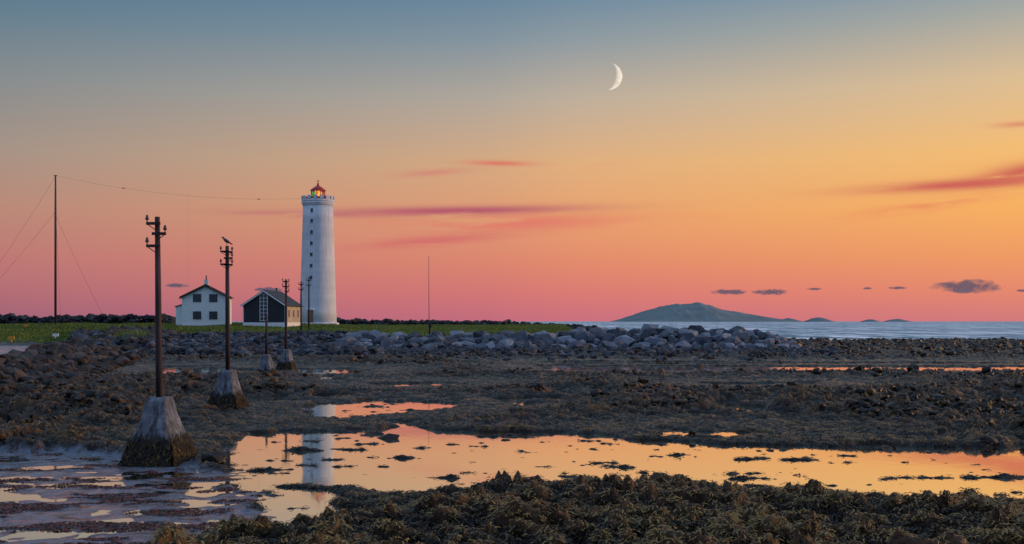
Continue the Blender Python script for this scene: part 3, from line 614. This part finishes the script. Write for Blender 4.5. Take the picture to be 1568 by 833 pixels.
Cc=rampcols([(489,(200,110,126)),(450,(215,119,117)),(400,(224,135,110)),(330,(229,158,114)),(250,(220,172,128)),(150,(183,171,157)),(60,(136,151,161)),(0,(110,137,158))],TOP)
Rc=rampcols([(489,(210,122,124)),(450,(228,135,110)),(400,(239,154,100)),(330,(247,176,97)),(250,(243,188,116)),(150,(219,189,148)),(60,(168,169,161)),(0,(130,153,168))],TOP)
Bc=T.ramp(dz,[(0,(.16,.21,.37)),(.15,(.21,.28,.48)),(.5,(.32,.44,.72)),(1,(.33,.47,.72))])
def mr(v,a,b,smooth=True):
    n=T.n('ShaderNodeMapRange'); n.interpolation_type='SMOOTHSTEP' if smooth else 'LINEAR'; T.l(v,n.inputs[0]); n.inputs[1].default_value=a; n.inputs[2].default_value=b; return n.outputs[0]
col=T.mix(mr(az,-.47,.06,False),Lc,Cc); col=T.mix(mr(az,-.02,.43,False),col,Rc)
cv=T.n('ShaderNodeCombineXYZ'); T.l(T.math('MULTIPLY',az,7.),cv.inputs[0]); T.l(T.math('MULTIPLY',T.math('MULTIPLY_ADD',az,-.03,el),90.),cv.inputs[1])
nz=T.noise(cv.outputs[0],1.0,7,.66,.3)
def streak(col,px,py,wp,hp,slope,c,op,lo=.36,hi=.6):
    a0=math.atan(U(px)); e0=math.asin(Z(py)) ; wa=wp/F; we=hp/F
    da=T.math('SUBTRACT',az,a0); de=T.math('SUBTRACT',el,e0); de=T.math('MULTIPLY_ADD',da,-slope,de)
    q=T.math('ADD',T.math('POWER',T.math('ABSOLUTE',T.math('MULTIPLY',da,1/wa)),2.),T.math('POWER',T.math('ABSOLUTE',T.math('MULTIPLY',de,1/we)),2.))
    g=T.math('POWER',2.718,T.math('MULTIPLY',q,-1.)); m_=T.math('MULTIPLY',g,mr(nz,lo,hi)); m_=T.math('MULTIPLY',m_,op,clamp=True)
    return T.mix(m_,col,s2l(c))
col=streak(col,700,323,190,7,.02,(180,92,108),1.05,.25,.47)
col=streak(col,480,331,120,4.5,.0,(178,96,112),.65)
col=streak(col,780,341,180,12,.02,(222,112,104),.75,.34,.55)
col=streak(col,660,369,120,8,.08,(208,98,104),.7,.34,.58)
col=streak(col,765,250,50,4,-.02,(218,118,100),.9,.25,.42)
col=streak(col,662,265,52,5,.08,(208,130,116),.7,.25,.42)
col=streak(col,925,256,40,5,.1,(226,148,114),.5)
col=streak(col,1480,298,140,8,.02,(206,102,90),1.05,.25,.47)
col=streak(col,1575,284,65,13,.12,(208,104,88),1.05,.25,.47)
col=streak(col,1430,325,100,8,.12,(232,134,96),.75)
col=streak(col,1560,218,34,4,0,(218,136,108),.8,.25,.42)
col=streak(col,1180,335,120,5,0,(232,146,106),.4)
bk=mr(dy,.25,-.35); col=T.mix(bk,col,Bc)
lower=mr(dz,-.002,-.06); col=T.mix(lower,col,(.05,.05,.06))
bg=T.n('ShaderNodeBackground'); T.l(col,bg.inputs[0]); bg.inputs[1].default_value=1.0
sk=T.n('ShaderNodeTexSky'); sk.sky_type='NISHITA'; sk.sun_disc=False; sk.sun_elevation=math.radians(7); sk.sun_rotation=math.radians(78)
bg2=T.n('ShaderNodeBackground'); T.l(sk.outputs[0],bg2.inputs[0]); bg2.inputs[1].default_value=.001
ad=T.n('ShaderNodeAddShader'); T.l(bg.outputs[0],ad.inputs[0]); T.l(bg2.outputs[0],ad.inputs[1]); T.l(ad.outputs[0],out.inputs[0])
sd=bpy.data.lights.new('sun','SUN'); sd.energy=2.0; sd.angle=math.radians(6); sd.color=(1,.58,.30); so=bpy.data.objects.new('sun',sd); link(so)
a=math.radians(78); el_=math.radians(7); d=Vector((math.sin(a)*math.cos(el_),math.cos(a)*math.cos(el_),math.sin(el_)))
so.rotation_euler=d.to_track_quat('Z','Y').to_euler(); so.location=(60,20,30)
# ---------------------------------------------------------------- camera
cd=bpy.data.cameras.new('camera'); cam=bpy.data.objects.new('camera',cd); link(cam); cam.location=(0,0,H); cam.rotation_euler=(math.radians(90),0,0)
cd.sensor_width=36; cd.sensor_fit='HORIZONTAL'; cd.lens=36*F/1568.; cd.shift_y=75.5/1568.; cd.clip_start=.1; cd.clip_end=90000
scene.camera=cam
scene.view_settings.view_transform='Standard'; scene.view_settings.look='None'; scene.view_settings.exposure=0
